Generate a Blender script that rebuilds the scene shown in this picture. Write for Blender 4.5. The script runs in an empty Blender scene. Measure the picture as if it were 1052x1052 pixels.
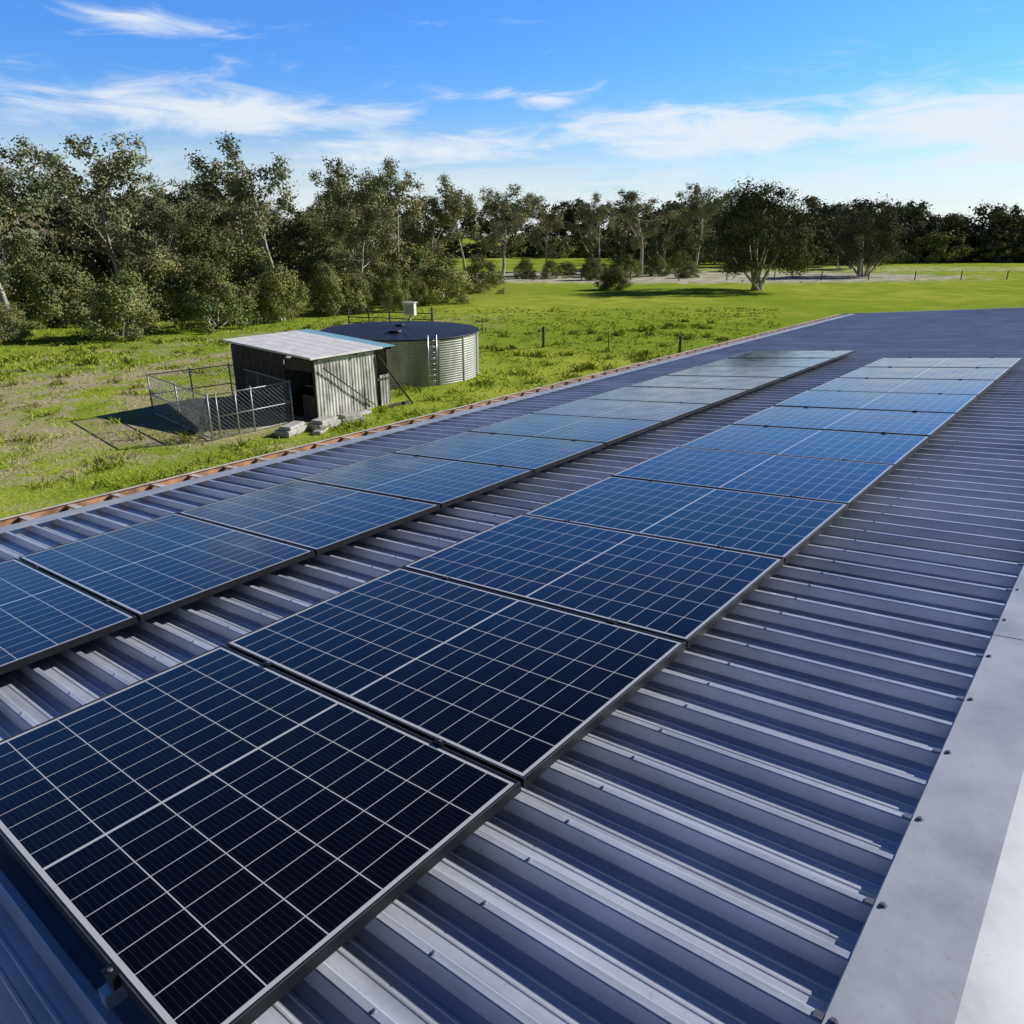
import bpy, math, random
import numpy as np
from mathutils import Vector, Matrix
random.seed(7); rng=np.random.default_rng(7)
S=bpy.context.scene
H=6.4; TH=0.09792; HP=1.464
CA,SA=math.cos(0.69033),math.sin(0.69033)
def FW(F,r): return (F*CA+r*SA, F*SA-r*CA)   # survey frame (metres out, metres right) -> world

# ------------------------------------------------------------------ materials
def newmat(name):
    m=bpy.data.materials.new(name); m.use_nodes=True
    nt=m.node_tree; nt.nodes.clear()
    out=nt.nodes.new('ShaderNodeOutputMaterial'); b=nt.nodes.new('ShaderNodeBsdfPrincipled')
    nt.links.new(b.outputs[0],out.inputs[0]); return m,nt,b,out
class N:
    def __init__(s,nt): s.nt=nt
    def n(s,t,**k):
        x=s.nt.nodes.new(t)
        for a,v in k.items(): setattr(x,a,v)
        return x
    def L(s,a,b): s.nt.links.new(a,b)
    def put(s,v,inp):
        if isinstance(v,bpy.types.NodeSocket): s.L(v,inp)
        else: inp.default_value=v
    def math(s,op,a,b=0.,c=None,clamp=False):
        x=s.n('ShaderNodeMath',operation=op,use_clamp=clamp); s.put(a,x.inputs[0]); s.put(b,x.inputs[1])
        if c is not None: s.put(c,x.inputs[2])
        return x.outputs[0]
    def mix(s,f,a,b,bt='MIX'):
        x=s.n('ShaderNodeMix',data_type='RGBA',blend_type=bt); s.put(f,x.inputs[0]); s.put(a,x.inputs[6]); s.put(b,x.inputs[7]); return x.outputs[2]
    def noise(s,vec,scale,detail=4,rough=.55,dist=0.):
        x=s.n('ShaderNodeTexNoise'); x.inputs['Scale'].default_value=scale; x.inputs['Detail'].default_value=detail
        x.inputs['Roughness'].default_value=rough; x.inputs['Distortion'].default_value=dist
        if vec is not None: s.L(vec,x.inputs['Vector'])
        return x.outputs['Fac']
    def ramp(s,f,lo,hi,a=0.,b=1.):
        x=s.n('ShaderNodeMapRange',interpolation_type='SMOOTHSTEP'); s.put(f,x.inputs[0]); x.inputs[1].default_value=lo; x.inputs[2].default_value=hi
        x.inputs[3].default_value=a; x.inputs[4].default_value=b; return x.outputs[0]
    def mapping(s,vec,scale):
        x=s.n('ShaderNodeMapping'); x.inputs['Scale'].default_value=scale; s.L(vec,x.inputs[0]); return x.outputs[0]
    def bump(s,h,st,d=.02):
        x=s.n('ShaderNodeBump'); x.inputs['Strength'].default_value=st; x.inputs['Distance'].default_value=d; s.L(h,x.inputs['Height']); return x.outputs[0]
def simple(name,col,rough=.6,metal=0.,var=.25,scale=6.,stretch=(1,1,1),bump=0.,spec=.5):
    m,nt,b,o=newmat(name); q=N(nt); tc=q.n('ShaderNodeTexCoord').outputs['Object']
    v=q.mapping(tc,stretch); f=q.noise(v,scale,3,.65)
    c1=tuple(c*(1-var) for c in col)+(1,); c2=tuple(min(1,c*(1+var)) for c in col)+(1,)
    q.L(q.mix(q.ramp(f,.3,.7),c1,c2),b.inputs['Base Color'])
    b.inputs['Metallic'].default_value=metal; b.inputs['Specular IOR Level'].default_value=spec
    b.inputs['Roughness'].default_value=rough
    if bump: q.L(q.bump(f,bump,.02),b.inputs['Normal'])
    return m
def roofmat(name,col,metal,rough,bst=.2,spec=.5,str_=(14,.7,3),lo=.66):
    m,nt,b,o=newmat(name); q=N(nt); tc=q.n('ShaderNodeTexCoord').outputs['Object']
    streak=q.noise(q.mapping(tc,str_),1.,5,.7)
    blot=q.noise(tc,1.6,5,.7,.4); spk=q.noise(tc,60,2,.6); soft=q.noise(tc,2.2,2,.5)
    f=q.math('MULTIPLY_ADD',streak,.6,q.math('MULTIPLY',blot,.4))
    c=q.mix(q.ramp(f,.34,.66),tuple(x*lo for x in col)+(1,),tuple(x*1.2 for x in col)+(1,))
    c=q.mix(q.ramp(spk,.60,.75,0,.3),c,(.30,.27,.23,1))
    q.L(c,b.inputs['Base Color']); b.inputs['Metallic'].default_value=metal; b.inputs['Specular IOR Level'].default_value=spec
    q.L(q.ramp(f,.25,.75,rough-.08,rough+.12),b.inputs['Roughness'])
    q.L(q.bump(soft,bst,.02),b.inputs['Normal'])
    return m
M={}
M['roof']=roofmat('coated_steel_roofing',(.50,.54,.63),.12,.36,lo=.74)
M['cap']=roofmat('ridge_flashing_steel',(.45,.47,.51),.05,.42,.25,.5,(2.2,2.2,2.2),.8)
M['alu']=simple('aluminium',(.62,.63,.65),.35,.9,.1)
M['black']=simple('black_anodised_frame',(.010,.011,.012),.45,.1,.2)
M['frame_edge']=simple('frame_bead',(.18,.19,.20),.4,.6,.15)
M['screw']=simple('screw_zinc',(.22,.23,.25),.4,.6,.2)
M['gutter']=simple('gutter_rust',(.42,.25,.14),.7,0,.5,5)
M['cream']=simple('cream_trim',(.66,.60,.50),.5,0,.2,4)
M['wall']=simple('cladding',(.45,.44,.40),.5,.1,.15)
M['white']=simple('white_steel',(.84,.82,.78),.5,0,.12,2.5)
M['whitew']=simple('weathered_white_cladding',(.55,.54,.50),.6,0,.5,2.2,(1,1,.4),.2)
M['cyan']=simple('fibreglass_skylight',(.26,.52,.58),.4,0,.2)
M['timber']=simple('old_timber',(.085,.065,.05),.85,0,.5,4,(4,4,.5),.4)
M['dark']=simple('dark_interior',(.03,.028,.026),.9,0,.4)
M['conc']=simple('concrete',(.52,.50,.46),.85,0,.25,5,(1,1,1),.4)
M['tankw']=simple('galvanised_tank',(.34,.35,.31),.5,.2,.3,1.5,(1,1,.3))
M['tankr']=simple('tank_cover',(.018,.023,.035),.55,0,.3,1.2)
M['galv']=simple('galvanised_pipe',(.42,.43,.43),.45,.4,.2)
M['post']=simple('treated_post',(.13,.10,.07),.9,0,.35,8)
def solarmat():
    m,nt,b,o=newmat('monocrystalline_cells_under_glass'); q=N(nt)
    uv=q.n('ShaderNodeUVMap').outputs[0]; sp=q.n('ShaderNodeSeparateXYZ'); q.L(uv,sp.inputs[0])
    U,V=sp.outputs[0],sp.outputs[1]      # metres, from glass corner
    def near(x,per,w):
        f=q.math('FRACT',q.math('DIVIDE',x,per)); d=q.math('MULTIPLY',q.math('MINIMUM',f,q.math('SUBTRACT',1.,f)),per)
        return q.math('LESS_THAN',d,w)
    gx=near(q.math('SUBTRACT',U,.0125),.1742,.0018)
    V2=q.math('SUBTRACT',q.math('ABSOLUTE',q.math('SUBTRACT',V,.867)),.0045)
    gy=near(V2,.0943,.0015)
    cen=q.math('LESS_THAN',V2,.0)
    edge=q.math('MAXIMUM',q.math('LESS_THAN',U,.0115),q.math('GREATER_THAN',U,1.0585))
    edge=q.math('MAXIMUM',edge,q.math('GREATER_THAN',V2,.8495))
    g=q.math('MAXIMUM',q.math('MAXIMUM',gx,gy),q.math('MAXIMUM',cen,edge))
    bus=near(q.math('SUBTRACT',U,.0125+.0087),.01742,.0005)
    cell=q.mix(q.math('MULTIPLY',bus,.5),(.0022,.0022,.0032,1),(.06,.062,.066,1))
    c=q.mix(g,cell,(.58,.59,.60,1))
    q.L(c,b.inputs['Base Color']); b.inputs['IOR'].default_value=1.44
    b.inputs['Specular Tint'].default_value=(.72,.84,1,1)
    tc=q.n('ShaderNodeTexCoord').outputs['Object']; q.L(q.ramp(q.noise(tc,3.,3,.6),.3,.7,.08,.16),b.inputs['Roughness'])
    return m
M['solar']=solarmat()
def leafmat(name,col):
    m=bpy.data.materials.new(name); m.use_nodes=True; nt=m.node_tree; nt.nodes.clear(); q=N(nt)
    o=q.n('ShaderNodeOutputMaterial'); b=q.n('ShaderNodeBsdfDiffuse'); q.L(b.outputs[0],o.inputs[0])
    at=q.n('ShaderNodeAttribute',attribute_name='tint')
    oi=q.n('ShaderNodeObjectInfo').outputs['Random']
    c=q.mix(1.,at.outputs['Color'],col+(1,),'MULTIPLY')
    c=q.mix(oi,c,q.mix(1.,c,(.66,.74,.72,1),'MULTIPLY'))
    q.L(c,b.inputs['Color']); return m
M['gum']=leafmat('gum_leaves',(.33,.32,.19)); M['shrub']=leafmat('shrub_leaves',(.38,.385,.16)); M['grass']=leafmat('grass_blades',(.52,.62,.09))
M['bark']=simple('pale_bark',(.46,.41,.35),.85,0,.45,2.,(2,2,.5))

def groundmat():
    m,nt,b,o=newmat('pasture'); q=N(nt); P=q.n('ShaderNodeNewGeometry').outputs['Position']
    nt.nodes.remove(b); b=q.n('ShaderNodeBsdfDiffuse'); q.L(b.outputs[0],o.inputs[0])
    big=q.noise(P,.035,4,.6,.3); mid=q.noise(P,.35,5,.65); fine=q.noise(P,5.,4,.75)
    c=q.mix(q.ramp(big,.40,.60),(.31,.42,.04,1),(.52,.56,.08,1))
    c=q.mix(q.ramp(mid,.36,.64,0,.7),c,(.24,.35,.035,1))
    c=q.mix(q.ramp(fine,.45,.7,0,.55),c,(.15,.22,.035,1))
    c=q.mix(q.ramp(fine,.28,.42,.4,0),c,(.60,.58,.20,1))
    sp=q.n('ShaderNodeSeparateXYZ'); q.L(P,sp.inputs[0]); X,Y=sp.outputs[0],sp.outputs[1]
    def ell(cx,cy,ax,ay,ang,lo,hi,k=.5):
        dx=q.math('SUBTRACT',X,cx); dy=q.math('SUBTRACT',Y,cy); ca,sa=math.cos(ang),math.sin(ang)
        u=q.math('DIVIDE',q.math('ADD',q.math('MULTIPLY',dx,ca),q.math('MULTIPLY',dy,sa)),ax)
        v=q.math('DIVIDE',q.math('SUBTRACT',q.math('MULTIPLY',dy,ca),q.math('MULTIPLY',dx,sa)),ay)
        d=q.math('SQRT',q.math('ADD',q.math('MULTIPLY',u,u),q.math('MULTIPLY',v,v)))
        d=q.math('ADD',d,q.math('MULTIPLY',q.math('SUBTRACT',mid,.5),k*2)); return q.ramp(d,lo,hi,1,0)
    soil=q.mix(q.ramp(fine,.3,.7),(.36,.29,.16,1),(.64,.55,.38,1))
    pn=q.noise(P,.55,5,.68)
    t1=q.math('MULTIPLY',ell(10,31,13,10,0,.7,1.25,.8),q.ramp(pn,.46,.56))
    c=q.mix(q.math('MULTIPLY',t1,.8),c,soil)
    for k,(cx,cy,ax,ay,an) in enumerate(((22,37,22,.8,.12),(22,39.4,22,.7,.14),(7,34,2.2,9,.2))):
        c=q.mix(q.math('MULTIPLY',ell(cx,cy,ax,ay,an,.5,1.4,.5),.75),c,soil)
    t3=q.math('MULTIPLY',ell(14,26,4.5,4.5,0,.6,1.1,.6),.6); c=q.mix(t3,c,soil)
    t4=q.math('MULTIPLY',ell(24,40,24,9,.1,.6,1.2,.6),q.ramp(pn,.46,.6)); c=q.mix(q.math('MULTIPLY',t4,.6),c,soil)
    dx,dy=FW(124,22)
    dry=q.mix(q.ramp(pn,.35,.65),(.40,.36,.22,1),(.78,.73,.64,1))
    d1=ell(dx,dy,19,54,0.69033,.75,1.05,.5); c=q.mix(q.math('MULTIPLY',d1,.9),c,dry)
    dx,dy=FW(150,70); d2=q.math('MULTIPLY',ell(dx,dy,14,50,0.69033,.6,1.1,.6),q.ramp(pn,.46,.58)); c=q.mix(q.math('MULTIPLY',d2,.6),c,dry)
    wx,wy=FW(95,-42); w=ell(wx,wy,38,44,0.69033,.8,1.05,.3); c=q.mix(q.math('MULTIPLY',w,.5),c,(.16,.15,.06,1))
    q.L(c,b.inputs['Color'])
    q.L(q.bump(fine,.5,.2),b.inputs['Normal'])
    return m
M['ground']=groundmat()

# ------------------------------------------------------------------ mesh builder
class MB:
    def __init__(s): s.v=[];s.f=[];s.m=[];s.mats=[];s.sm=[]
    def mi(s,k):
        if k not in s.mats: s.mats.append(k)
        return s.mats.index(k)
    def face(s,pts,k,sm=False):
        n=len(s.v); s.v+= [tuple(p) for p in pts]; s.f.append(tuple(range(n,n+len(pts)))); s.m.append(s.mi(k)); s.sm.append(sm)
    def box(s,lo,hi,k,T=None):
        x0,y0,z0=lo;x1,y1,z1=hi
        c=[(x0,y0,z0),(x1,y0,z0),(x1,y1,z0),(x0,y1,z0),(x0,y0,z1),(x1,y0,z1),(x1,y1,z1),(x0,y1,z1)]
        if T: c=[tuple(T@Vector(p)) for p in c]
        n=len(s.v); s.v+=c
        for q in [(3,2,1,0),(4,5,6,7),(0,1,5,4),(1,2,6,5),(2,3,7,6),(3,0,4,7)]:
            s.f.append(tuple(n+i for i in q)); s.m.append(s.mi(k)); s.sm.append(False)
    def tube(s,a,b,r,k,n=6,r2=None,caps=True):
        a=Vector(a);b=Vector(b);d=(b-a)
        if d.length<1e-6: return
        d.normalize(); x=d.orthogonal().normalized(); y=d.cross(x); r2=r if r2 is None else r2
        base=len(s.v)
        for c,rr in((a,r),(b,r2)):
            for i in range(n):
                t=2*math.pi*i/n; s.v.append(tuple(c+x*rr*math.cos(t)+y*rr*math.sin(t)))
        for i in range(n):
            j=(i+1)%n; s.f.append((base+i,base+j,base+n+j,base+n+i)); s.m.append(s.mi(k)); s.sm.append(n>4)
        if caps:
            s.f.append(tuple(base+i for i in reversed(range(n)))); s.m.append(s.mi(k)); s.sm.append(False)
            s.f.append(tuple(base+n+i for i in range(n))); s.m.append(s.mi(k)); s.sm.append(False)
    def corr(s,o,du,dv,nr,L,Hh,per,amp,k,steps=6):
        o,du,dv,nr=map(Vector,(o,du,dv,nr)); n=max(2,int(L/per*steps)); b=len(s.v)
        for i in range(n+1):
            x=L*i/n; a=amp*math.sin(2*math.pi*x/per)
            p=o+du*x+nr*a; s.v.append(tuple(p)); s.v.append(tuple(p+dv*Hh))
        for i in range(n):
            s.f.append((b+2*i,b+2*i+2,b+2*i+3,b+2*i+1)); s.m.append(s.mi(k)); s.sm.append(True)
    def obj(s,name,parent=None,mesh_only=False):
        me=bpy.data.meshes.new(name); me.from_pydata(s.v,[],s.f)
        for k in s.mats: me.materials.append(M[k])
        me.polygons.foreach_set('material_index',s.m); me.polygons.foreach_set('use_smooth',s.sm); me.update()
        if mesh_only: return me
        return link(name,me,parent)
def link(name,me,parent=None):
    ob=bpy.data.objects.new(name,me); S.collection.objects.link(ob)
    if parent: ob.parent=parent
    return ob

# ------------------------------------------------------------------ farm building with ribbed roof
bld=link('farm_building',None)
PL=Vector((0,-HP*math.sin(TH),H-HP*math.cos(TH)))
def roofxf(ob): ob.location=PL; ob.rotation_euler=(-TH,0,0)
U0,U1=-3.8,23.6; VR=.13; VE=6.92; PW=.19
RH=.048
def ribprofile(u0,u1):
    pts=[]; u=u0
    while u<u1-1e-6:
        pts+=[(u,0),(u+.0345,0),(u+.038,.0022),(u+.044,.0022),(u+.0475,0),(u+.0745,0),(u+.078,.0022),(u+.084,.0022),(u+.0875,0),(u+.124,0),
              (u+.136,RH-.0025),(u+.140,RH),(u+.160,RH),(u+.164,RH-.0025),(u+.176,0)]
        u+=PW
    pts.append((u,0)); return pts
prof=ribprofile(U0,U1)
W0=-.137
def roofsheet(v0,v1,w0,sgn=1):
    mb=MB(); 
    for v in (v0,v1):
        for (u,w) in prof: mb.v.append((u,v*sgn,w0+w))
    n=len(prof)
    for i in range(n-1):
        f=(i,i+1,n+i+1,n+i); 
        if sgn<0: f=f[::-1]
        mb.f.append(f); mb.m.append(mb.mi('roof')); mb.sm.append(False)
    return mb
r1=roofsheet(VR+.05,VE,W0).obj('roof_sheeting',bld); roofxf(r1)
ridge=Matrix.Translation(PL)@Matrix.Rotation(-TH,4,'X')@Vector((0,VR,-.078))
mb=roofsheet(.05,7.0,-.062,-1); r2=mb.obj('far_roof_sheeting',bld); r2.location=ridge; r2.rotation_euler=(TH,0,0)
UE=prof[-1][0]
mb=MB(); 
u=U0
while u<UE:
    u2=min(u+2.4,UE); z=.0015 if int((u-U0)/2.4+.01)%2 else 0.
    mb.face([(u,VR,-.078+z),(u2+.06,VR,-.078+z),(u2+.06,.349,-.083+z),(u,.349,-.083+z)],'cap')
    mb.face([(u,.349,-.083+z),(u2+.06,.349,-.083+z),(u2+.06,.356,-.100+z),(u,.356,-.100+z)],'cap')
    u=u2
u=U0
while u<UE-.1:
    mb.face([(u-.012,.356,-.099),(u+.121,.356,-.099),(u+.119,.360,-.132),(u-.010,.360,-.132)],'cap'); u+=PW
u=U0+.150; k=0
while u<UE:
    if k%2==0:
        mb.tube((u,.331,-.084),(u,.331,-.076),.006,'screw',6); mb.tube((u,.331,-.084),(u,.331,-.081),.010,'screw',8)
        mb.box((u-.010,.352,-.092),(u+.010,.372,-.084),'screw')
    u+=PW; k+=1
ob=mb.obj('ridge_capping',bld); roofxf(ob)
mb=MB(); mb.face([(U0,0,0),(UE,0,0),(UE,-.24,-.004),(U0,-.24,-.004)][::-1],'cap'); mb.face([(U0,-.24,-.004),(UE,-.24,-.004),(UE,-.247,-.03),(U0,-.247,-.03)][::-1],'cap')
ob=mb.obj('ridge_capping_far_side',bld); ob.location=ridge; ob.rotation_euler=(TH,0,0)
mb=MB()
for v in (1.16,3.42,5.75):
    u=U0+.150
    while u<UE:
        if not(1.3<v<3.1 and .3<u<12.4) and not(3.75<v<5.56 and u<13.4):
            mb.tube((u,v,W0+RH),(u,v,W0+RH+.002),.007,'roof',7); mb.tube((u,v,W0+RH+.002),(u,v,W0+RH+.005),.0045,'screw',6)
        u+=PW
ob=mb.obj('roof_screws',bld); roofxf(ob)
mb=MB()
mb.box((U0,6.925,-.235),(UE,6.93,-.135),'cream'); mb.box((U0,6.93,-.24),(UE,7.20,-.232),'gutter'); mb.box((U0,7.20,-.24),(UE,7.208,-.088),'gutter')
mb.box((U0,7.185,-.088),(UE,7.215,-.080),'cream')
u=U0
while u<UE:
    mb.box((u,6.931,-.110),(u+.06,7.199,-.100),'cream'); mb.box((u+.06,6.935,-.231),(u+.38,7.195,-.140),'gutter'); u+=.38
ob=mb.obj('eave_gutter',bld); roofxf(ob)
mb=MB(); mb.box((U0,6.72,-.0885),(UE,6.925,-.0865),'cap'); mb.box((UE,VR,-.2),(UE+.01,7.1,-.075),'cap'); mb.box((UE-.11,VR+.25,-.086),(UE,6.6,-.079),'cap')
ob=mb.obj('edge_flashing',bld); roofxf(ob)
ze=H-HP*math.cos(TH)-6.8*math.sin(TH)-.16
mb=MB(); yb=-6.9
mb.corr((U0+.1,6.6,0),(1,0,0),(0,0,1),(0,1,0),UE-U0-.2,ze,.2,.012,'wall'); mb.corr((U0+.1,yb,0),(1,0,0),(0,0,1),(0,-1,0),UE-U0-.2,ze-.05,.2,.012,'wall')
for x in(U0+.12,UE-.12):
    mb.face([(x,6.6,0),(x,6.6,ze),(x,ridge.y,ridge.z-.08),(x,yb,ze-.05),(x,yb,0)],'wall')
mb.obj('walls',bld)

# ------------------------------------------------------------------ solar panels
PWID,PLEN=1.0908,1.76
mb=MB(); g=PWID-.016; fw=.010
for lo,hi in [((0,0,-.035),(g,fw,0)),((0,PLEN-fw,-.035),(g,PLEN,0)),((0,fw,-.035),(fw,PLEN-fw,0)),((g-fw,fw,-.035),(g,PLEN-fw,0))]: mb.box(lo,hi,'black')
for lo,hi in [((.001,.001,.0001),(g-.001,.0035,.0011)),((.001,PLEN-.0035,.0001),(g-.001,PLEN-.001,.0011)),((.001,.0035,.0001),(.0035,PLEN-.0035,.0011)),((g-.0035,.0035,.0001),(g-.001,PLEN-.0035,.0011))]: mb.box(lo,hi,'frame_edge')
gi=len(mb.f); mb.face([(fw,fw,-.002),(g-fw,fw,-.002),(g-fw,PLEN-fw,-.002),(fw,PLEN-fw,-.002)],'solar')
mb.face([(fw,fw,-.008),(g-fw,fw,-.008),(g-fw,PLEN-fw,-.008),(fw,PLEN-fw,-.008)][::-1],'black')
pm=mb.obj('solar_panel',mesh_only=True)
uvl=pm.uv_layers.new(name='UVMap'); po=pm.polygons[gi]
for li,(a,b_) in zip(po.loop_indices,[(0,0),(1.07,0),(1.07,1.734),(0,1.734)]): uvl.data[li].uv=(a,b_)
RX=Matrix.Translation(PL)@Matrix.Rotation(-TH,4,'X')
def panel(u,v):
    ob=link('solar_panel',pm); ob.matrix_world=RX@Matrix.Translation((u,v,random.uniform(-.001,.001)))@Matrix.Rotation(random.uniform(-.002,.002),4,'X')@Matrix.Rotation(random.uniform(-.003,.003),4,'Y')
rows=[(1.318,.373,0,11),(3.777,1.3895,-3,11)]
rk=MB()
for v,u0,a,b in rows:
    for k in range(a,b): panel(u0+PWID*k+.008,v)
    ua,ub=u0+PWID*a-.03,u0+PWID*b+.04
    for dv in(.36,1.40):
        rk.box((ua,v+dv-.02,-.076),(ub,v+dv+.02,-.037),'alu')
        for k in range(a,b+1):
            uu=u0+PWID*k
            rk.box((uu-.007,v+dv-.02,-.037),(uu+.007,v+dv+.02,.0012),'black'); rk.box((uu-.014,v+dv-.02,.0015),(uu+.014,v+dv+.02,.004),'black'); rk.tube((uu,v+dv,.004),(uu,v+dv,.009),.006,'screw',6)
            if k<b: rk.box((uu+.2,v+dv+.02,-.0888),(uu+.24,v+dv+.06,-.084),'alu'); rk.box((uu+.2,v+dv+.0205,-.084),(uu+.24,v+dv+.026,-.045),'alu')
ob=rk.obj('panel_mounting_rails'); roofxf(ob)

# ------------------------------------------------------------------ ground
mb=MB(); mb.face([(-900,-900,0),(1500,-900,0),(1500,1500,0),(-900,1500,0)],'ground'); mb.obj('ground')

# ------------------------------------------------------------------ water tank
tk=link('water_tank',None); tcx,tcy=FW(36.5,-5.35); tk.location=(tcx,tcy,0)
R,ht=3.72,2.05; mb=MB(); ns=96; zs=[]; nz=int(ht/.1)*4
for i in range(nz+1): zs.append((ht*i/nz, .018*math.sin(2*math.pi*i/4)))
for z,a in zs:
    for j in range(ns):
        t=2*math.pi*j/ns; mb.v.append(((R+a)*math.cos(t),(R+a)*math.sin(t),z))
for i in range(nz):
    for j in range(ns):
        k=(j+1)%ns; mb.f.append((i*ns+j,i*ns+k,(i+1)*ns+k,(i+1)*ns+j)); mb.m.append(mb.mi('tankw')); mb.sm.append(True)
for j in range(16):
    t=2*math.pi*(j+.3)/16; T=Matrix.Rotation(t,4,'Z'); mb.box((R+.012,-.035,.0),(R+.035,.035,ht),'tankw',T)
for j in range(ns):
    t,t2=2*math.pi*j/ns,2*math.pi*(j+1)/ns
    mb.tube(((R+.03)*math.cos(t),(R+.03)*math.sin(t),ht),((R+.03)*math.cos(t2),(R+.03)*math.sin(t2),ht),.035,'tankr',6,caps=False)
mb.obj('corrugated_wall',tk)
mb=MB(); nr=72
for j in range(nr):
    t,t2=2*math.pi*j/nr,2*math.pi*(j+1)/nr; a=.02 if j%2 else 0; b=.0 if j%2 else .02
    mb.face([(0,0,ht+.22),((R+.05)*math.cos(t),(R+.05)*math.sin(t),ht+.02+a),((R+.05)*math.cos(t2),(R+.05)*math.sin(t2),ht+.02+b)],'tankr')
mb.tube((.0,0,ht+.2),(0,0,ht+.30),.22,'tankr',16); mb.tube((-1.4,-1.2,ht+.1),(-1.4,-1.2,ht+.24),.3,'tankr',16)
mb.obj('dark_cover',tk)
mb=MB(); la=math.atan2(-tcy,-tcx)+.36; T=Matrix.Rotation(la,4,'Z')
for y in(-.2,.2): mb.tube(T@Vector((R+.12,y,.1)),T@Vector((R+.12,y,ht+.2)),.024,'alu',6)
for i in range(8): mb.tube(T@Vector((R+.12,-.2,.25+.25*i)),T@Vector((R+.12,.2,.25+.25*i)),.018,'alu',5)
for z in(.5,1.6):
    for y in(-.2,.2): mb.tube(T@Vector((R,y,z)),T@Vector((R+.12,y,z)),.015,'alu',5)
mb.obj('ladder',tk)

# ------------------------------------------------------------------ small animal shed
sh=link('garden_shed',None); sh.location=(16.0,22.35,0); sh.rotation_euler=(0,0,math.radians(3.5))
A,B=3.75,4.75
def zr(x,y): return 2.25+.05*y
mb=MB()
def slab(x0,y0,x1,y1,z0,th,k):
    c=[(x0,y0),(x1,y0),(x1,y1),(x0,y1)]; t=[(x,y,zr(x,y)+z0) for x,y in c]; b=[(x,y,zr(x,y)+z0-th) for x,y in c]
    mb.face(t,k); mb.face(b[::-1],k)
    for i in range(4):
        j=(i+1)%4; mb.face([b[i],b[j],t[j],t[i]],k)
slab(-.3,-.25,3.2,B+.1,.09,.07,'white'); slab(3.205,-.25,A+.1,B+.1,.085,.03,'cyan'); 
for i in range(1,6): slab(-.3+.585*i,-.25,-.28+.585*i,B+.1,.094,.003,'white')
for x in(0.02,1.9,A-.06): slab(x,-.2,x+.06,B+.05,.015,.1,'timber')
mb.obj('flat_roof',sh)
mb=MB()
x=0.0; i=0
while x<2.85:
    lean=random.uniform(-.03,.05); bot=random.uniform(0,.12)
    mb.corr((x,-.03-.012*(i%2)-lean,bot),(1,0,0),(random.uniform(-.02,.02),lean/2,1),(0,-1,0),.62,zr(x,0)-bot-.06,.155,.014,'whitew'); x+=.58; i+=1
for px,py in((.03,.03),(A-.1,.03),(.03,B-.1),(A-.1,B-.1),(.03,2.0)): mb.box((px,py,0),(px+.09,py+.09,zr(px,py)-.08),'timber')
mb.box((.12,-.002,1.0),(A-.1,.028,1.09),'timber'); mb.box((2.95,-.02,0),(3.03,.0,2.1),'timber')
mb.corr((3.2,.02,0),(1,0,0),(0,0,1),(0,-1,0),.5,1.2,.155,.014,'whitew')
mb.tube((3.05,-.1,2.0),(4.2,-.75,0.02),.045,'timber',5); mb.box((3.1,-.55,.0),(4.2,-.5,.12),'timber'); mb.tube((0.3,-.16,1.9),(2.7,-.14,.15),.025,'timber',5)
mb.obj('weathered_wall',sh)
mb=MB()
y=1.65
while y<B-.05:
    mb.box((-.02,y,random.uniform(.02,.12)),(.0,y+.15,zr(0,y)-.09),'timber'); y+=.165
mb.box((-.0,0.1,1.75),(.02,1.6,2.15),'timber'); mb.box((.0,.12,.0),(.02,.75,.9),'timber')
mb.box((A-.02,.05,0),(A,B,zr(A,0)-.1),'wall'); mb.box((.05,B-.02,0),(A-.05,B,2.35),'wall')
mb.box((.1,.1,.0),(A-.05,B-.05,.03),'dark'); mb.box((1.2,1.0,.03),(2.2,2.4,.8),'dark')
mb.obj('plank_side_and_back',sh)

# ------------------------------------------------------------------ chain-link kennel
def chain(mb,a,b,h,sp=.16,r=.0045):
    a=Vector(a);b=Vector(b);L=(b-a).length;d=(b-a)/L
    for sg in(1,-1):
        c=-h
        while c<L:
            x0,z0,x1,z1=(c,0,c+h,h)
            if x0<0: z0=-x0;x0=0
            if x1>L: z1=L-c;x1=L
            if x1>x0:
                P0=a+d*x0+Vector((0,0,z0 if sg>0 else h-z0));P1=a+d*x1+Vector((0,0,z1 if sg>0 else h-z1)); mb.tube(P0,P1,r,'galv',3,caps=False)
            c+=sp
kn=[(12.1,22.75,0),(15.3,22.85,0),(15.9,27.8,0),(12.75,28.1,0)]
mb=MB(); hk=1.5
for i in range(4):
    a,b=kn[i],kn[(i+1)%4]; chain(mb,(a[0],a[1],.05),(b[0],b[1],.05),hk-.08)
    for z in(.06,hk*.5,hk-.02): mb.tube((a[0],a[1],z),(b[0],b[1],z),.021 if z>.1 else .015,'galv',6)
    for j in range(2): 
        t=j/2; p=(a[0]+(b[0]-a[0])*t,a[1]+(b[1]-a[1])*t); mb.tube((p[0],p[1],0),(p[0],p[1],hk+.06),.03,'galv',8)
mb.tube((12.4,22.76,.05),(12.4,22.76,hk),.028,'galv',6); mb.tube((13.1,22.78,.05),(13.1,22.78,hk),.028,'galv',6)
mb.obj('chain_link_kennel')
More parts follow.
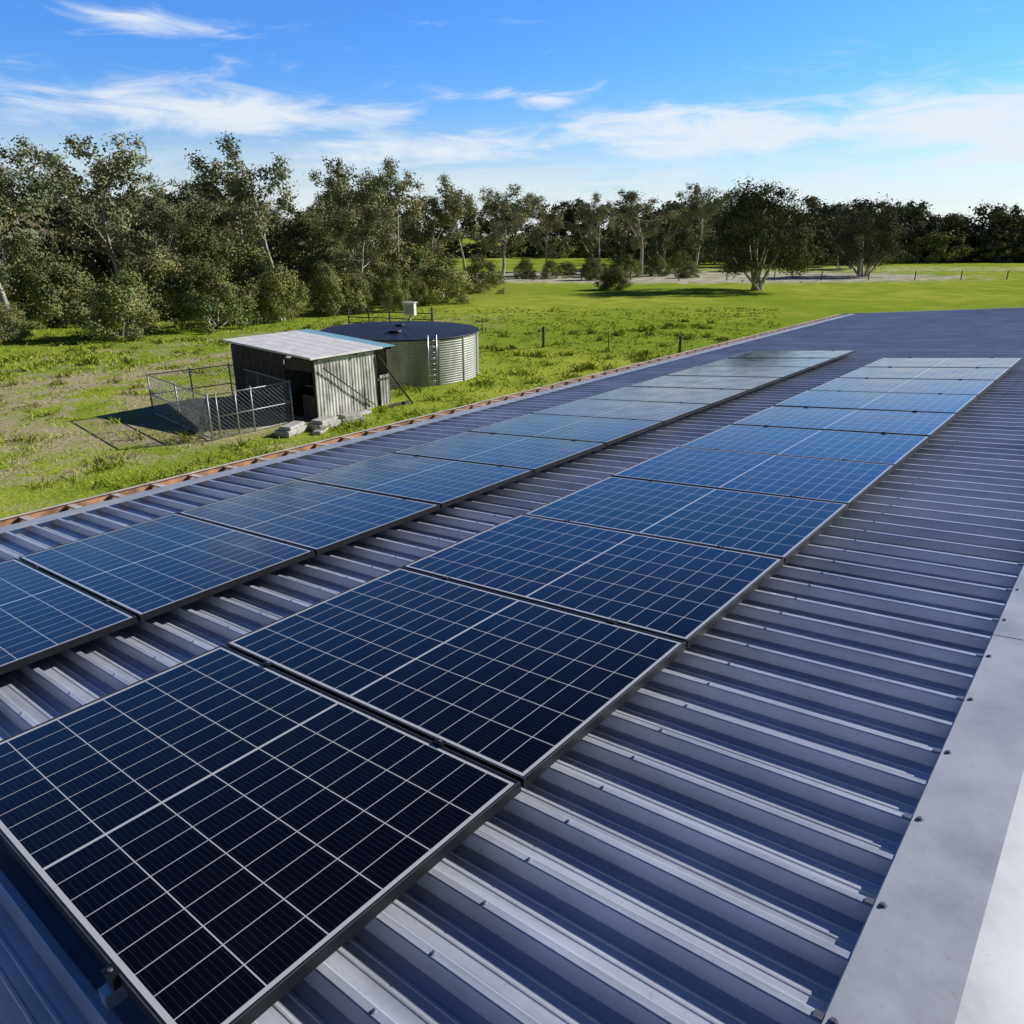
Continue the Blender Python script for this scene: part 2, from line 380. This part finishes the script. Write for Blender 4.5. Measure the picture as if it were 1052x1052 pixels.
for x,y,a,s in((14.35,21.6,.3,(1.1,.6,.2)),(15.55,21.4,.15,(1.05,.65,.22)),(16.7,21.4,-.2,(.9,.55,.18)),(17.5,21.9,.1,(1.1,.35,.12)),(15.0,20.9,.5,(.6,.3,.12))):
    mb=MB(); 
    mb.box((-s[0]/2,-s[1]/2,0),(s[0]/2,s[1]/2,s[2]),'conc')
    if s[2]>.17: mb.box((-s[0]/2+.1,-s[1]/2+.06,s[2]),(s[0]/2-.05,s[1]/2-.1,s[2]+.12),'conc',Matrix.Rotation(.12,4,'Z'))
    ob=mb.obj('concrete_slab'); ob.location=(x,y,0); ob.rotation_euler=(0,0,a)
    bv=ob.modifiers.new('b','BEVEL'); bv.width=.02

# ------------------------------------------------------------------ fences, yards, meter box
mb=MB(); pts=[(41.5,48),(41.0,41.7),(38.6,34.5),(36.1,27.4),(37.2,23.5),(38.4,19.6),(39.2,12),(40,4)]
for i,(x,y) in enumerate(pts):
    hh=1.15+random.uniform(-.05,.1); rr=.09 if i in(1,3,5) else .03
    mb.tube((x,y,0),(x+random.uniform(-.05,.05),y+random.uniform(-.05,.05),hh),rr,'post',8,rr*.85)
for (a,b) in zip(pts[:-1],pts[1:]):
    for z in(.35,.7,1.05): mb.tube((a[0],a[1],z),(b[0],b[1],z),.005,'galv',3,caps=False)
mb.obj('wire_fence')
mb=MB(); px=[FW(112+.06*abs(r-20),r) for r in range(-4,120,7)]
for x,y in px: mb.tube((x,y,0),(x,y,1.25),.08,'post',6)
for a,b in zip(px[:-1],px[1:]):
    for z in(.4,.8,1.15): mb.tube((a[0],a[1],z),(b[0],b[1],z),.012,'galv',3,caps=False)
mb.obj('paddock_fence')
mb=MB(); x0,y0=FW(54,-11.5); x1,y1=FW(52,-5.4)
for i in range(5):
    t=i/4; x,y=x0+(x1-x0)*t,y0+(y1-y0)*t; mb.tube((x,y,0),(x,y,1.45),.06,'post',6)
    if i<4:
        X,Y=x0+(x1-x0)*(t+.25),y0+(y1-y0)*(t+.25)
        for z in(.5,.9,1.3): mb.tube((x,y,z),(X,Y,z),.035,'post',6)
mb.obj('stockyard_rails')
mb=MB(); x,y=FW(50.5,-6.7); T=Matrix.Translation((x,y,0))@Matrix.Rotation(.69-.3,4,'Z')
mb.tube((x,y,0),(x,y,1.5),.06,'galv',8); mb.box((-.18,-.38,1.35),(.18,.38,2.15),'white',T); mb.box((-.24,-.44,2.15),(.24,.44,2.2),'white',T); mb.box((-.19,-.3,1.45),(-.181,.3,2.05),'wall',T)
mb.obj('meter_box')

# ------------------------------------------------------------------ vegetation
def quads_mesh(name,V,Fq,mi,tint,mats):
    me=bpy.data.meshes.new(name); nv=len(V); nf=len(Fq)
    me.vertices.add(nv); me.vertices.foreach_set('co',np.asarray(V,np.float32).ravel())
    me.loops.add(nf*4); me.loops.foreach_set('vertex_index',np.asarray(Fq,np.int32).ravel())
    me.polygons.add(nf); me.polygons.foreach_set('loop_start',np.arange(nf,dtype=np.int32)*4)
    me.polygons.foreach_set('material_index',np.asarray(mi,np.int32))
    at=me.attributes.new('tint','FLOAT_COLOR','POINT'); at.data.foreach_set('color',np.asarray(tint,np.float32).ravel())
    for k in mats: me.materials.append(M[k])
    me.update(calc_edges=True); me.validate(); return me
def leafquads(C,Nn,L,Wd,tint):
    n=len(C); up=rng.normal(size=(n,3)); up/=np.linalg.norm(up,axis=1)[:,None]
    a=np.cross(Nn,up); a/=np.linalg.norm(a,axis=1)[:,None]+1e-9; b=np.cross(Nn,a)
    a=a*L[:,None]/2; b=b*Wd[:,None]/2
    V=np.stack([C-a,C-b*1.0+a*.1,C+a,C+b+a*.1],1).reshape(-1,3)
    return V,np.repeat(tint,4,0)
def leafmesh(name,mb,C,rad,h,w,per,leaf,matleaf,rs,flat,droop,tbase=1.):
    C=np.array(C); rad=np.array(rad)
    top=(C[:,2]+rad*.6).max(); cx,cy=C[:,0].mean(),C[:,1].mean(); ext=np.percentile(np.hypot(C[:,0]-cx,C[:,1]-cy),93)+.5
    sx=(w/2)/ext; sz=h/top
    BV=np.array(mb.v)*np.array([sx,sx,sz]); C=C*np.array([sx,sx,sz])
    Vs=[BV];Ts=[np.ones((len(BV),4))];Fs=[np.array([f for f in mb.f if len(f)==4])];off=len(BV); mi=[np.zeros(len(Fs[0]),int)]
    cen=np.array([C[:,0].mean(),C[:,1].mean(),C[:,2].mean()*.85])
    for c,rd in zip(C,rad):
        n=int(per*rd**2*rs.uniform(.5,1.3))+8
        d=rng.normal(size=(n,3)); d/=np.linalg.norm(d,axis=1)[:,None]; rr=rng.random(n)**.45*rd*(1+.28*rng.normal(size=n))
        P=c+d*rr[:,None]*np.array([1,1,flat]); P[:,2]-=droop*rng.random(n)*rd; P[:,2]=np.maximum(P[:,2],.08)
        o=P-cen; o/=np.linalg.norm(o,axis=1)[:,None]+1e-6
        nn=rng.normal(size=(n,3))*.5+d*.7+o*.55; nn/=np.linalg.norm(nn,axis=1)[:,None]
        L=leaf*rng.uniform(.6,1.3,n); tv=rs.uniform(.65,1.3)*tbase; ty=rs.uniform(.9,1.12)
        t=np.stack([tv*ty*rng.uniform(.85,1.15,n),tv*rng.uniform(.88,1.12,n),tv*rng.uniform(.8,1.1,n),np.ones(n)],1)
        V,T=leafquads(P,nn,L,L*.6,t); F=(np.arange(n*4).reshape(-1,4)+off); off+=n*4; Vs.append(V);Ts.append(T);Fs.append(F);mi.append(np.ones(n,int))
    return quads_mesh(name,np.concatenate(Vs),np.concatenate(Fs),np.concatenate(mi),np.concatenate(Ts),['bark',matleaf])
def make_gum(name,h,w,low,nlimb,per,leaf,seed,clr=(.7,1.2),lean=.12,fork=True,flat=.8,droop=.3,shape='gum',tbase=1.):
    rs=random.Random(seed); mb=MB(); C=[];Rd=[]
    def clump(p,s=1.): C.append(tuple(p)); Rd.append(rs.uniform(*clr)*s)
    leaders=[(Vector((0,0,-.1)),Vector((rs.uniform(-lean,lean),rs.uniform(-lean,lean),1)).normalized(),h*.9,h*.022,0.)]
    while leaders:
        p,d,L,r,t0=leaders.pop(); q=p; nseg=7; path=[(q.copy(),r)]
        for i in range(nseg):
            d=(d+Vector((rs.uniform(-.14,.14),rs.uniform(-.14,.14),.06))).normalized(); e=q+d*L/nseg; r2=r*.80
            mb.tube(q,e,r,'bark',7,r2,caps=False); q=e; r=r2; path.append((q.copy(),r))
            if fork and t0==0 and i==2 and rs.random()<.9:
                a=rs.uniform(0,6.28); leaders.append((q.copy(),(d+Vector((math.cos(a)*.6,math.sin(a)*.6,0))).normalized(),L*.52,r*.8,.4))
        clump(q,1.)
        n=nlimb if t0==0 else nlimb//2
        for i in range(n):
            s=low+(1-low)*((i+rs.random())/n) if t0==0 else rs.uniform(.25,1)
            k=min(int(s*nseg),nseg-1); f=s*nseg-k; P=path[k][0].lerp(path[k+1][0],f); rr=path[k][1]*.5
            hh=P.z/h
            prof=(1.05-abs(hh-.6)*1.3) if shape=='gum' else math.sqrt(max(.05,1-(hh*1.0-.1)**2))
            Ll=max(.7,w*.52*prof*rs.uniform(.5,1.2)); a=i*2.4+rs.uniform(-.6,.6); el=rs.uniform(.1,.9)+.35*hh
            dd=Vector((math.cos(a)*math.cos(el),math.sin(a)*math.cos(el),math.sin(el))); qq=P
            for j in range(3):
                dd=(dd+Vector((rs.uniform(-.25,.25),rs.uniform(-.25,.25),rs.uniform(-.1,.2)))).normalized(); e=qq+dd*Ll/3; mb.tube(qq,e,rr,'bark',5,rr*.7,caps=False); rr*=.7
                if j>0 or Ll<1.5: clump(e+Vector((rs.uniform(-.2,.2),rs.uniform(-.2,.2),.1)),.6+.2*j)
                for _ in range(1 if j<2 else 2):
                    b=rs.uniform(0,6.28); sd=(dd+Vector((math.cos(b),math.sin(b),rs.uniform(-.2,.5)))*.8).normalized(); e2=e+sd*Ll*rs.uniform(.2,.38); mb.tube(e,e2,rr*.6,'bark',4,rr*.3,caps=False); clump(e2,rs.uniform(.6,.95))
                qq=e
    return leafmesh(name,mb,C,Rd,h,w,per,leaf,'gum',rs,flat,droop,tbase)
def make_shrub(name,h,w,per,leaf,seed,mat='shrub',n=70,cr=(.09,.18),tbase=1.,low=.10):
    rs=random.Random(seed); mb=MB(); C=[];Rd=[]
    for i in range(9):
        a=i*.7+rs.uniform(-.3,.3); el=rs.uniform(.6,1.5); d=Vector((math.cos(a)*math.cos(el),math.sin(a)*math.cos(el),math.sin(el))); q=Vector((rs.uniform(-.05,.05)*w,rs.uniform(-.05,.05)*w,-.1)); mb.tube(q,q+d*h*.60,.016*h,'bark',5,.005*h,caps=False)
    for i in range(n):
        z=rs.random(); a=i*2.4+rs.uniform(-.4,.4); rr=math.sqrt(max(0,1-(z*.96)**2))*rs.uniform(.45,1.1)*(1-.20*math.sin(3*a+seed)*(1-z))
        C.append((math.cos(a)*rr*w/2*.85,math.sin(a)*rr*w/2*.85,(low+z*(.92-low))*h*rs.uniform(.82,1.14))); Rd.append(rs.uniform(*cr)*h)
    return leafmesh(name,mb,C,Rd,h,w,per,leaf,mat,rs,.85,0.,tbase)
gums=[make_gum('gum_a',14,9,.36,9,130,.28,1),make_gum('gum_b',14,9,.28,11,210,.22,2,clr=(.75,1.25)),
      make_gum('gum_c',14,10,.26,12,125,.28,3,clr=(.75,1.3),tbase=1.25),make_gum('gum_d',14,8,.42,9,140,.27,34,clr=(.7,1.1),droop=.7,tbase=1.15)]
broad=[make_shrub('broad_a',12,13,110,.31,11,'gum',96,(.08,.15),.58,.22),make_shrub('broad_b',12,12,95,.34,12,'gum',84,(.08,.15),.55,.22)]
farm=[make_gum('far_a',12,11,.12,9,34,.62,51,clr=(1.,1.7),shape='dome',tbase=.8),make_gum('far_b',12,10,.16,9,34,.62,52,clr=(1.,1.6),tbase=.8),make_shrub('far_c',12,12,24,.7,53,'gum',50,(.1,.17),.65,.15)]
shr=[make_shrub('shrub_a',4,5.2,850,.14,21),make_shrub('shrub_b',4,5.5,850,.14,22,tbase=.9),make_shrub('shrub_c',4,4.6,800,.135,23,tbase=.85)]
shf=[make_shrub('shrubfar_a',4,6,130,.34,31,n=55,tbase=.75),make_shrub('shrubfar_b',4,6,130,.34,32,n=55,tbase=.7)]
def plant(name,me,h0,w0,F,r,h,w,parent=None,sink=0.):
    x,y=FW(F,r); ob=link(name,me,parent); ob.location=(x,y,-sink); ob.rotation_euler=(0,0,random.uniform(0,6.28)); ob.scale=(w/w0,w/w0,(h+sink)/h0); return ob
T_=[(1,50.7,-33.2,11.2,9),(2,75,-37.5,14.9,12),(2,60,-42,12.4,10),(2,88,-36,12.6,10),(3,86,-29,12.0,9),(3,74,-22,14.9,9),(2,95,-34,10.8,10),(2,84,-17.5,13.4,9),(3,90,-12.6,14.6,9),
    (1,70,-13.8,8.8,8),(0,104,-10.5,11.4,9),(3,110,-6.6,13.8,8),(2,130,-1.5,13.6,11),(0,126,5.6,10.2,8),(3,142,16,13.4,8),(0,131,21.5,13.3,12),(2,150,35,14.9,12),(0,150,29,12.0,10),(1,66,-30,9.5,8),(3,98,-22,13.5,8)]
for i,F,r,h,w in T_: plant('gum_tree',gums[i],14,(9,9,10,8)[i],F,r,h,w)
plant('spreading_tree',broad[0],12,13,93.5,29.3,12,13.0); plant('spreading_tree',broad[1],12,12,124,55.6,11.4,10.6)
for i,F,r,h,w in [(0,50,-25.4,4.1,5.9),(1,55,-21.4,4.2,6.4),(2,62,-28.5,5.4,7.0),(0,66,-22.5,6.0,8.0),(1,70,-26.5,6.2,8),(2,60,-18,4.3,4.8),(0,65,-15,4.1,5),(2,66,-13.6,3.7,3.9),(1,68,-10.6,3.8,4.2),
                  (0,77,-7.2,4.3,8.2),(2,72,-9.1,3.0,3.2),(1,74,-13.5,5,6.5),(0,80,-18,6.2,8),(2,57,-33.5,5,7),(1,48.5,-32,2.2,4),(0,78,-30,7,9),(1,90,-3.5,4.0,6),(2,84,-10,5,6),(0,62,-24.5,4.6,6)]:
    plant('wattle_shrub',shr[i],4,(5.2,5.5,4.6)[i],F,r,h,w,sink=.25)
for i,F,r,h,w in [(0,118,2.1,3.0,3.8),(1,118,6,2.6,4.2),(2,114,11.6,3.2,3.8),(1,122,17.5,3.4,6),(0,125,23,3.2,4.5),(2,94,12.2,2.8,4.6),(1,135,29,3.4,6),(0,140,40,3.0,6),(2,128,9,2.2,4),(1,131,14,2.4,5),(0,120,27,2.0,4)]:
    plant('saltbush',shr[i],4,(5.2,5.5,4.6)[i],F,r,h,w,sink=.2)
tl=link('distant_tree_line',None)
def far(F,r,h,w):
    i=random.randrange(3); plant('distant_tree',farm[i],12,(11,10,12)[i],F,r,h,w,tl,.5)
for k in range(30): far(random.uniform(190,225),38+k*4.4+random.uniform(-2,2),random.uniform(10.5,14.5),random.uniform(10,16))
for k in range(16): far(random.uniform(188,200),95+k*4+random.uniform(-2,2),random.uniform(10,14),random.uniform(12,17))
for k in range(50): far(random.uniform(225,250),-190+k*6.4+random.uniform(-3,3),random.uniform(13,17),random.uniform(15,20))
for k in range(16): far(random.uniform(150,180),20+k*4+random.uniform(-2,2),random.uniform(8.5,12.5),random.uniform(9,12))
for k in range(24):
    F=random.uniform(98,170); far(F,-F*random.uniform(.14,.62),random.uniform(7,12)*(1+.0015*(F-90)),random.uniform(8,12))
for k in range(14): F=random.uniform(100,130); far(F,-F*(.44+.022*k),random.uniform(9.5,14),random.uniform(11,14))
us=link('woodland_understorey',None)
for k in range(50):
    F=random.uniform(76,150); i=random.randrange(2); h=random.uniform(2.5,5.5); plant('understorey_shrub',shf[i],4,6,F,-F*random.uniform(.1,.75),h,h*random.uniform(1.1,1.7),us,.3)
for k in range(38):
    F=random.uniform(182,198); i=random.randrange(2); h=random.uniform(3.,7.0); plant('understorey_shrub',shf[i],4,6,F,32+k*3.4,h,h*2.2,us,.3)
for k in range(30):
    F=random.uniform(215,235); i=random.randrange(2); h=random.uniform(3.5,6.5); plant('understorey_shrub',shf[i],4,6,F,-60+k*4.,h,h*2.4,us,.3)

def tufts(name,n,Fr,rr,hr,mat,wd=.012,ybl=4,thr=-.1,sat=1.,spread=.08):
    F=Fr[0]*(Fr[1]/Fr[0])**rng.random(n); k=rng.uniform(rr[0],rr[1],n); r=F*k
    x=F*CA+r*SA; y=F*SA-r*CA
    cl=np.sin(x*1.3+2*np.sin(y*.7))*np.sin(y*1.1+1.5*np.sin(x*.6))
    keep=((y>7.6)|(x>25))&(cl+rng.normal(size=n)*.5>thr)&~((x>15.6)&(x<20.3)&(y>22.1)&(y<28.0))&(np.hypot(x-tcx,y-tcy)>3.75)
    keep&=~((np.hypot((x-10)/12,(y-30)/9)<1)&(rng.random(n)<.6))
    x,y,F=x[keep],y[keep],F[keep]; n=len(x); x=np.repeat(x,ybl)+rng.normal(size=n*ybl)*spread; y=np.repeat(y,ybl)+rng.normal(size=n*ybl)*spread; Fb=np.repeat(F,ybl)
    m=len(x); h=rng.uniform(hr[0],hr[1],m)*(1+.8*np.clip(np.sin(x*.31)*np.sin(y*.23+1),0,1)); a=rng.uniform(0,6.28,m); w=wd*(Fb/22)
    dx,dy=np.cos(a)*w,np.sin(a)*w; lx,ly=rng.normal(size=m)*h*.8,rng.normal(size=m)*h*.8; z=np.zeros(m)
    V=np.stack([np.stack([x-dx,y-dy,z],1),np.stack([x+dx,y+dy,z],1),np.stack([x+lx+dx*.4,y+ly+dy*.4,h],1),np.stack([x+lx-dx*.4,y+ly-dy*.4,h],1)],1).reshape(-1,3)
    tv=rng.uniform(.6,1.3,m)*sat; T=np.repeat(np.stack([tv*rng.uniform(.8,1.35,m),tv,tv*rng.uniform(.6,1.3,m),np.ones(m)],1),4,0)
    link(name,quads_mesh(name,V,np.arange(m*4).reshape(-1,4),np.zeros(m,int),T,[mat]))
tufts('grass',28000,(19,70),(-.78,.35),(.03,.10),'grass',.014)
tufts('pasture_weeds',1300,(19,60),(-.78,.30),(.10,.24),'grass',.020,26,.35,.62,.20)

# ------------------------------------------------------------------ sun + sky
EL,AZ=math.radians(28),math.radians(-27)
sd=Vector((math.cos(EL)*math.cos(AZ),math.cos(EL)*math.sin(AZ),math.sin(EL)))
sl=bpy.data.lights.new('sun','SUN'); sl.energy=5.; sl.angle=math.radians(.5); sl.color=(1,.95,.87)
so=bpy.data.objects.new('sun',sl); S.collection.objects.link(so); so.rotation_euler=(-sd).to_track_quat('-Z','Y').to_euler()
w=bpy.data.worlds.new('World'); S.world=w; w.use_nodes=True; nt=w.node_tree; nt.nodes.clear(); q=N(nt)
out=q.n('ShaderNodeOutputWorld'); bg=q.n('ShaderNodeBackground'); q.L(bg.outputs[0],out.inputs[0])
sky=q.n('ShaderNodeTexSky',sky_type='NISHITA',sun_disc=False); sky.sun_elevation=EL; sky.sun_rotation=math.radians(117); sky.air_density=1.; sky.dust_density=.3; sky.ozone_density=2.; sky.altitude=50
D=q.n('ShaderNodeTexCoord').outputs['Generated']; sp=q.n('ShaderNodeSeparateXYZ'); q.L(D,sp.inputs[0])
az=q.math('MULTIPLY',q.math('ARCTAN2',sp.outputs[1],sp.outputs[0]),57.2958); el=q.math('MULTIPLY',q.math('ARCSINE',sp.outputs[2]),57.2958)
fr=q.math('ADD',q.math('MULTIPLY',sp.outputs[0],CA),q.math('MULTIPLY',sp.outputs[1],SA))   # hazier and brighter ahead; sky behind camera dimmed to deepen rib shadows
tint=q.mix(q.ramp(el,1,12),(.90,1.06,1.3,1),(.50,1.0,1.8,1)); tint=q.mix(q.ramp(el,14,33),tint,(.10,.22,.52,1))  # overhead sky dimmed too, so shaded ribs and near panels go dark
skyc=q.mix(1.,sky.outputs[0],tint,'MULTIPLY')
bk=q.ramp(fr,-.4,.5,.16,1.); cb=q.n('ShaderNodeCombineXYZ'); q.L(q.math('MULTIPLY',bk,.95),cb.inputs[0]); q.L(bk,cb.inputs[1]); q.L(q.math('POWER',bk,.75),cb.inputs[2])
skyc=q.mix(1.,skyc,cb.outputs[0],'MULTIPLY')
cv=q.n('ShaderNodeCombineXYZ'); q.L(q.math('MULTIPLY',az,.11),cv.inputs[0]); q.L(q.math('MULTIPLY',el,.5),cv.inputs[1])
n1=q.noise(cv.outputs[0],1.5,6,.60,.8)
mask=None
for ca,ce,ra,re,s in [(62,11.9,5.5,.8,.75),(59,7.4,12,1.8,1.),(38,8.4,3,.8,.72),(27,6.2,11,1.9,1.1),(9,6.0,13,2.6,1.15),(45,5.2,12,1.6,.9)]:
    a=q.math('DIVIDE',q.math('SUBTRACT',az,ca),ra); e=q.math('DIVIDE',q.math('SUBTRACT',el,ce),re)
    d=q.math('ADD',q.math('MULTIPLY',a,a),q.math('MULTIPLY',e,e)); g=q.math('MULTIPLY',q.math('POWER',2.71828,q.math('MULTIPLY',d,-1.)),s)
    mask=g if mask is None else q.math('MAXIMUM',mask,g)
cl=q.ramp(q.math('ADD',q.math('MULTIPLY',mask,.62),q.math('MULTIPLY',q.math('SUBTRACT',n1,.5),1.25)),.10,.70,0,.95)
haze=q.math('MULTIPLY',q.math('MULTIPLY',q.ramp(el,1.,8.,.85,0),q.ramp(n1,.25,.6,.45,1)),q.ramp(fr,-.3,.4,.05,1))
cl=q.math('MAXIMUM',cl,haze)
c=q.mix(cl,skyc,(7.8,8.3,8.9,1))
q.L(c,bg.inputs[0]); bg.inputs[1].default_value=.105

# ------------------------------------------------------------------ camera
cd=bpy.data.cameras.new('camera'); cam=bpy.data.objects.new('camera',cd); S.collection.objects.link(cam); S.camera=cam
cd.sensor_width=36; cd.lens=766.6/1052*36; cd.clip_start=.05; cd.clip_end=4000
cam.location=(0,0,H); yaw,pit=0.69033,0.35742
fwd=Vector((math.cos(pit)*math.cos(yaw),math.cos(pit)*math.sin(yaw),-math.sin(pit))); cam.rotation_euler=fwd.to_track_quat('-Z','Y').to_euler()
S.view_settings.view_transform='Standard'; S.view_settings.look='None'; S.view_settings.exposure=0
print('TCX',tcx,tcy,[len(m.polygons) for m in gums+broad+farm+shr+shf])
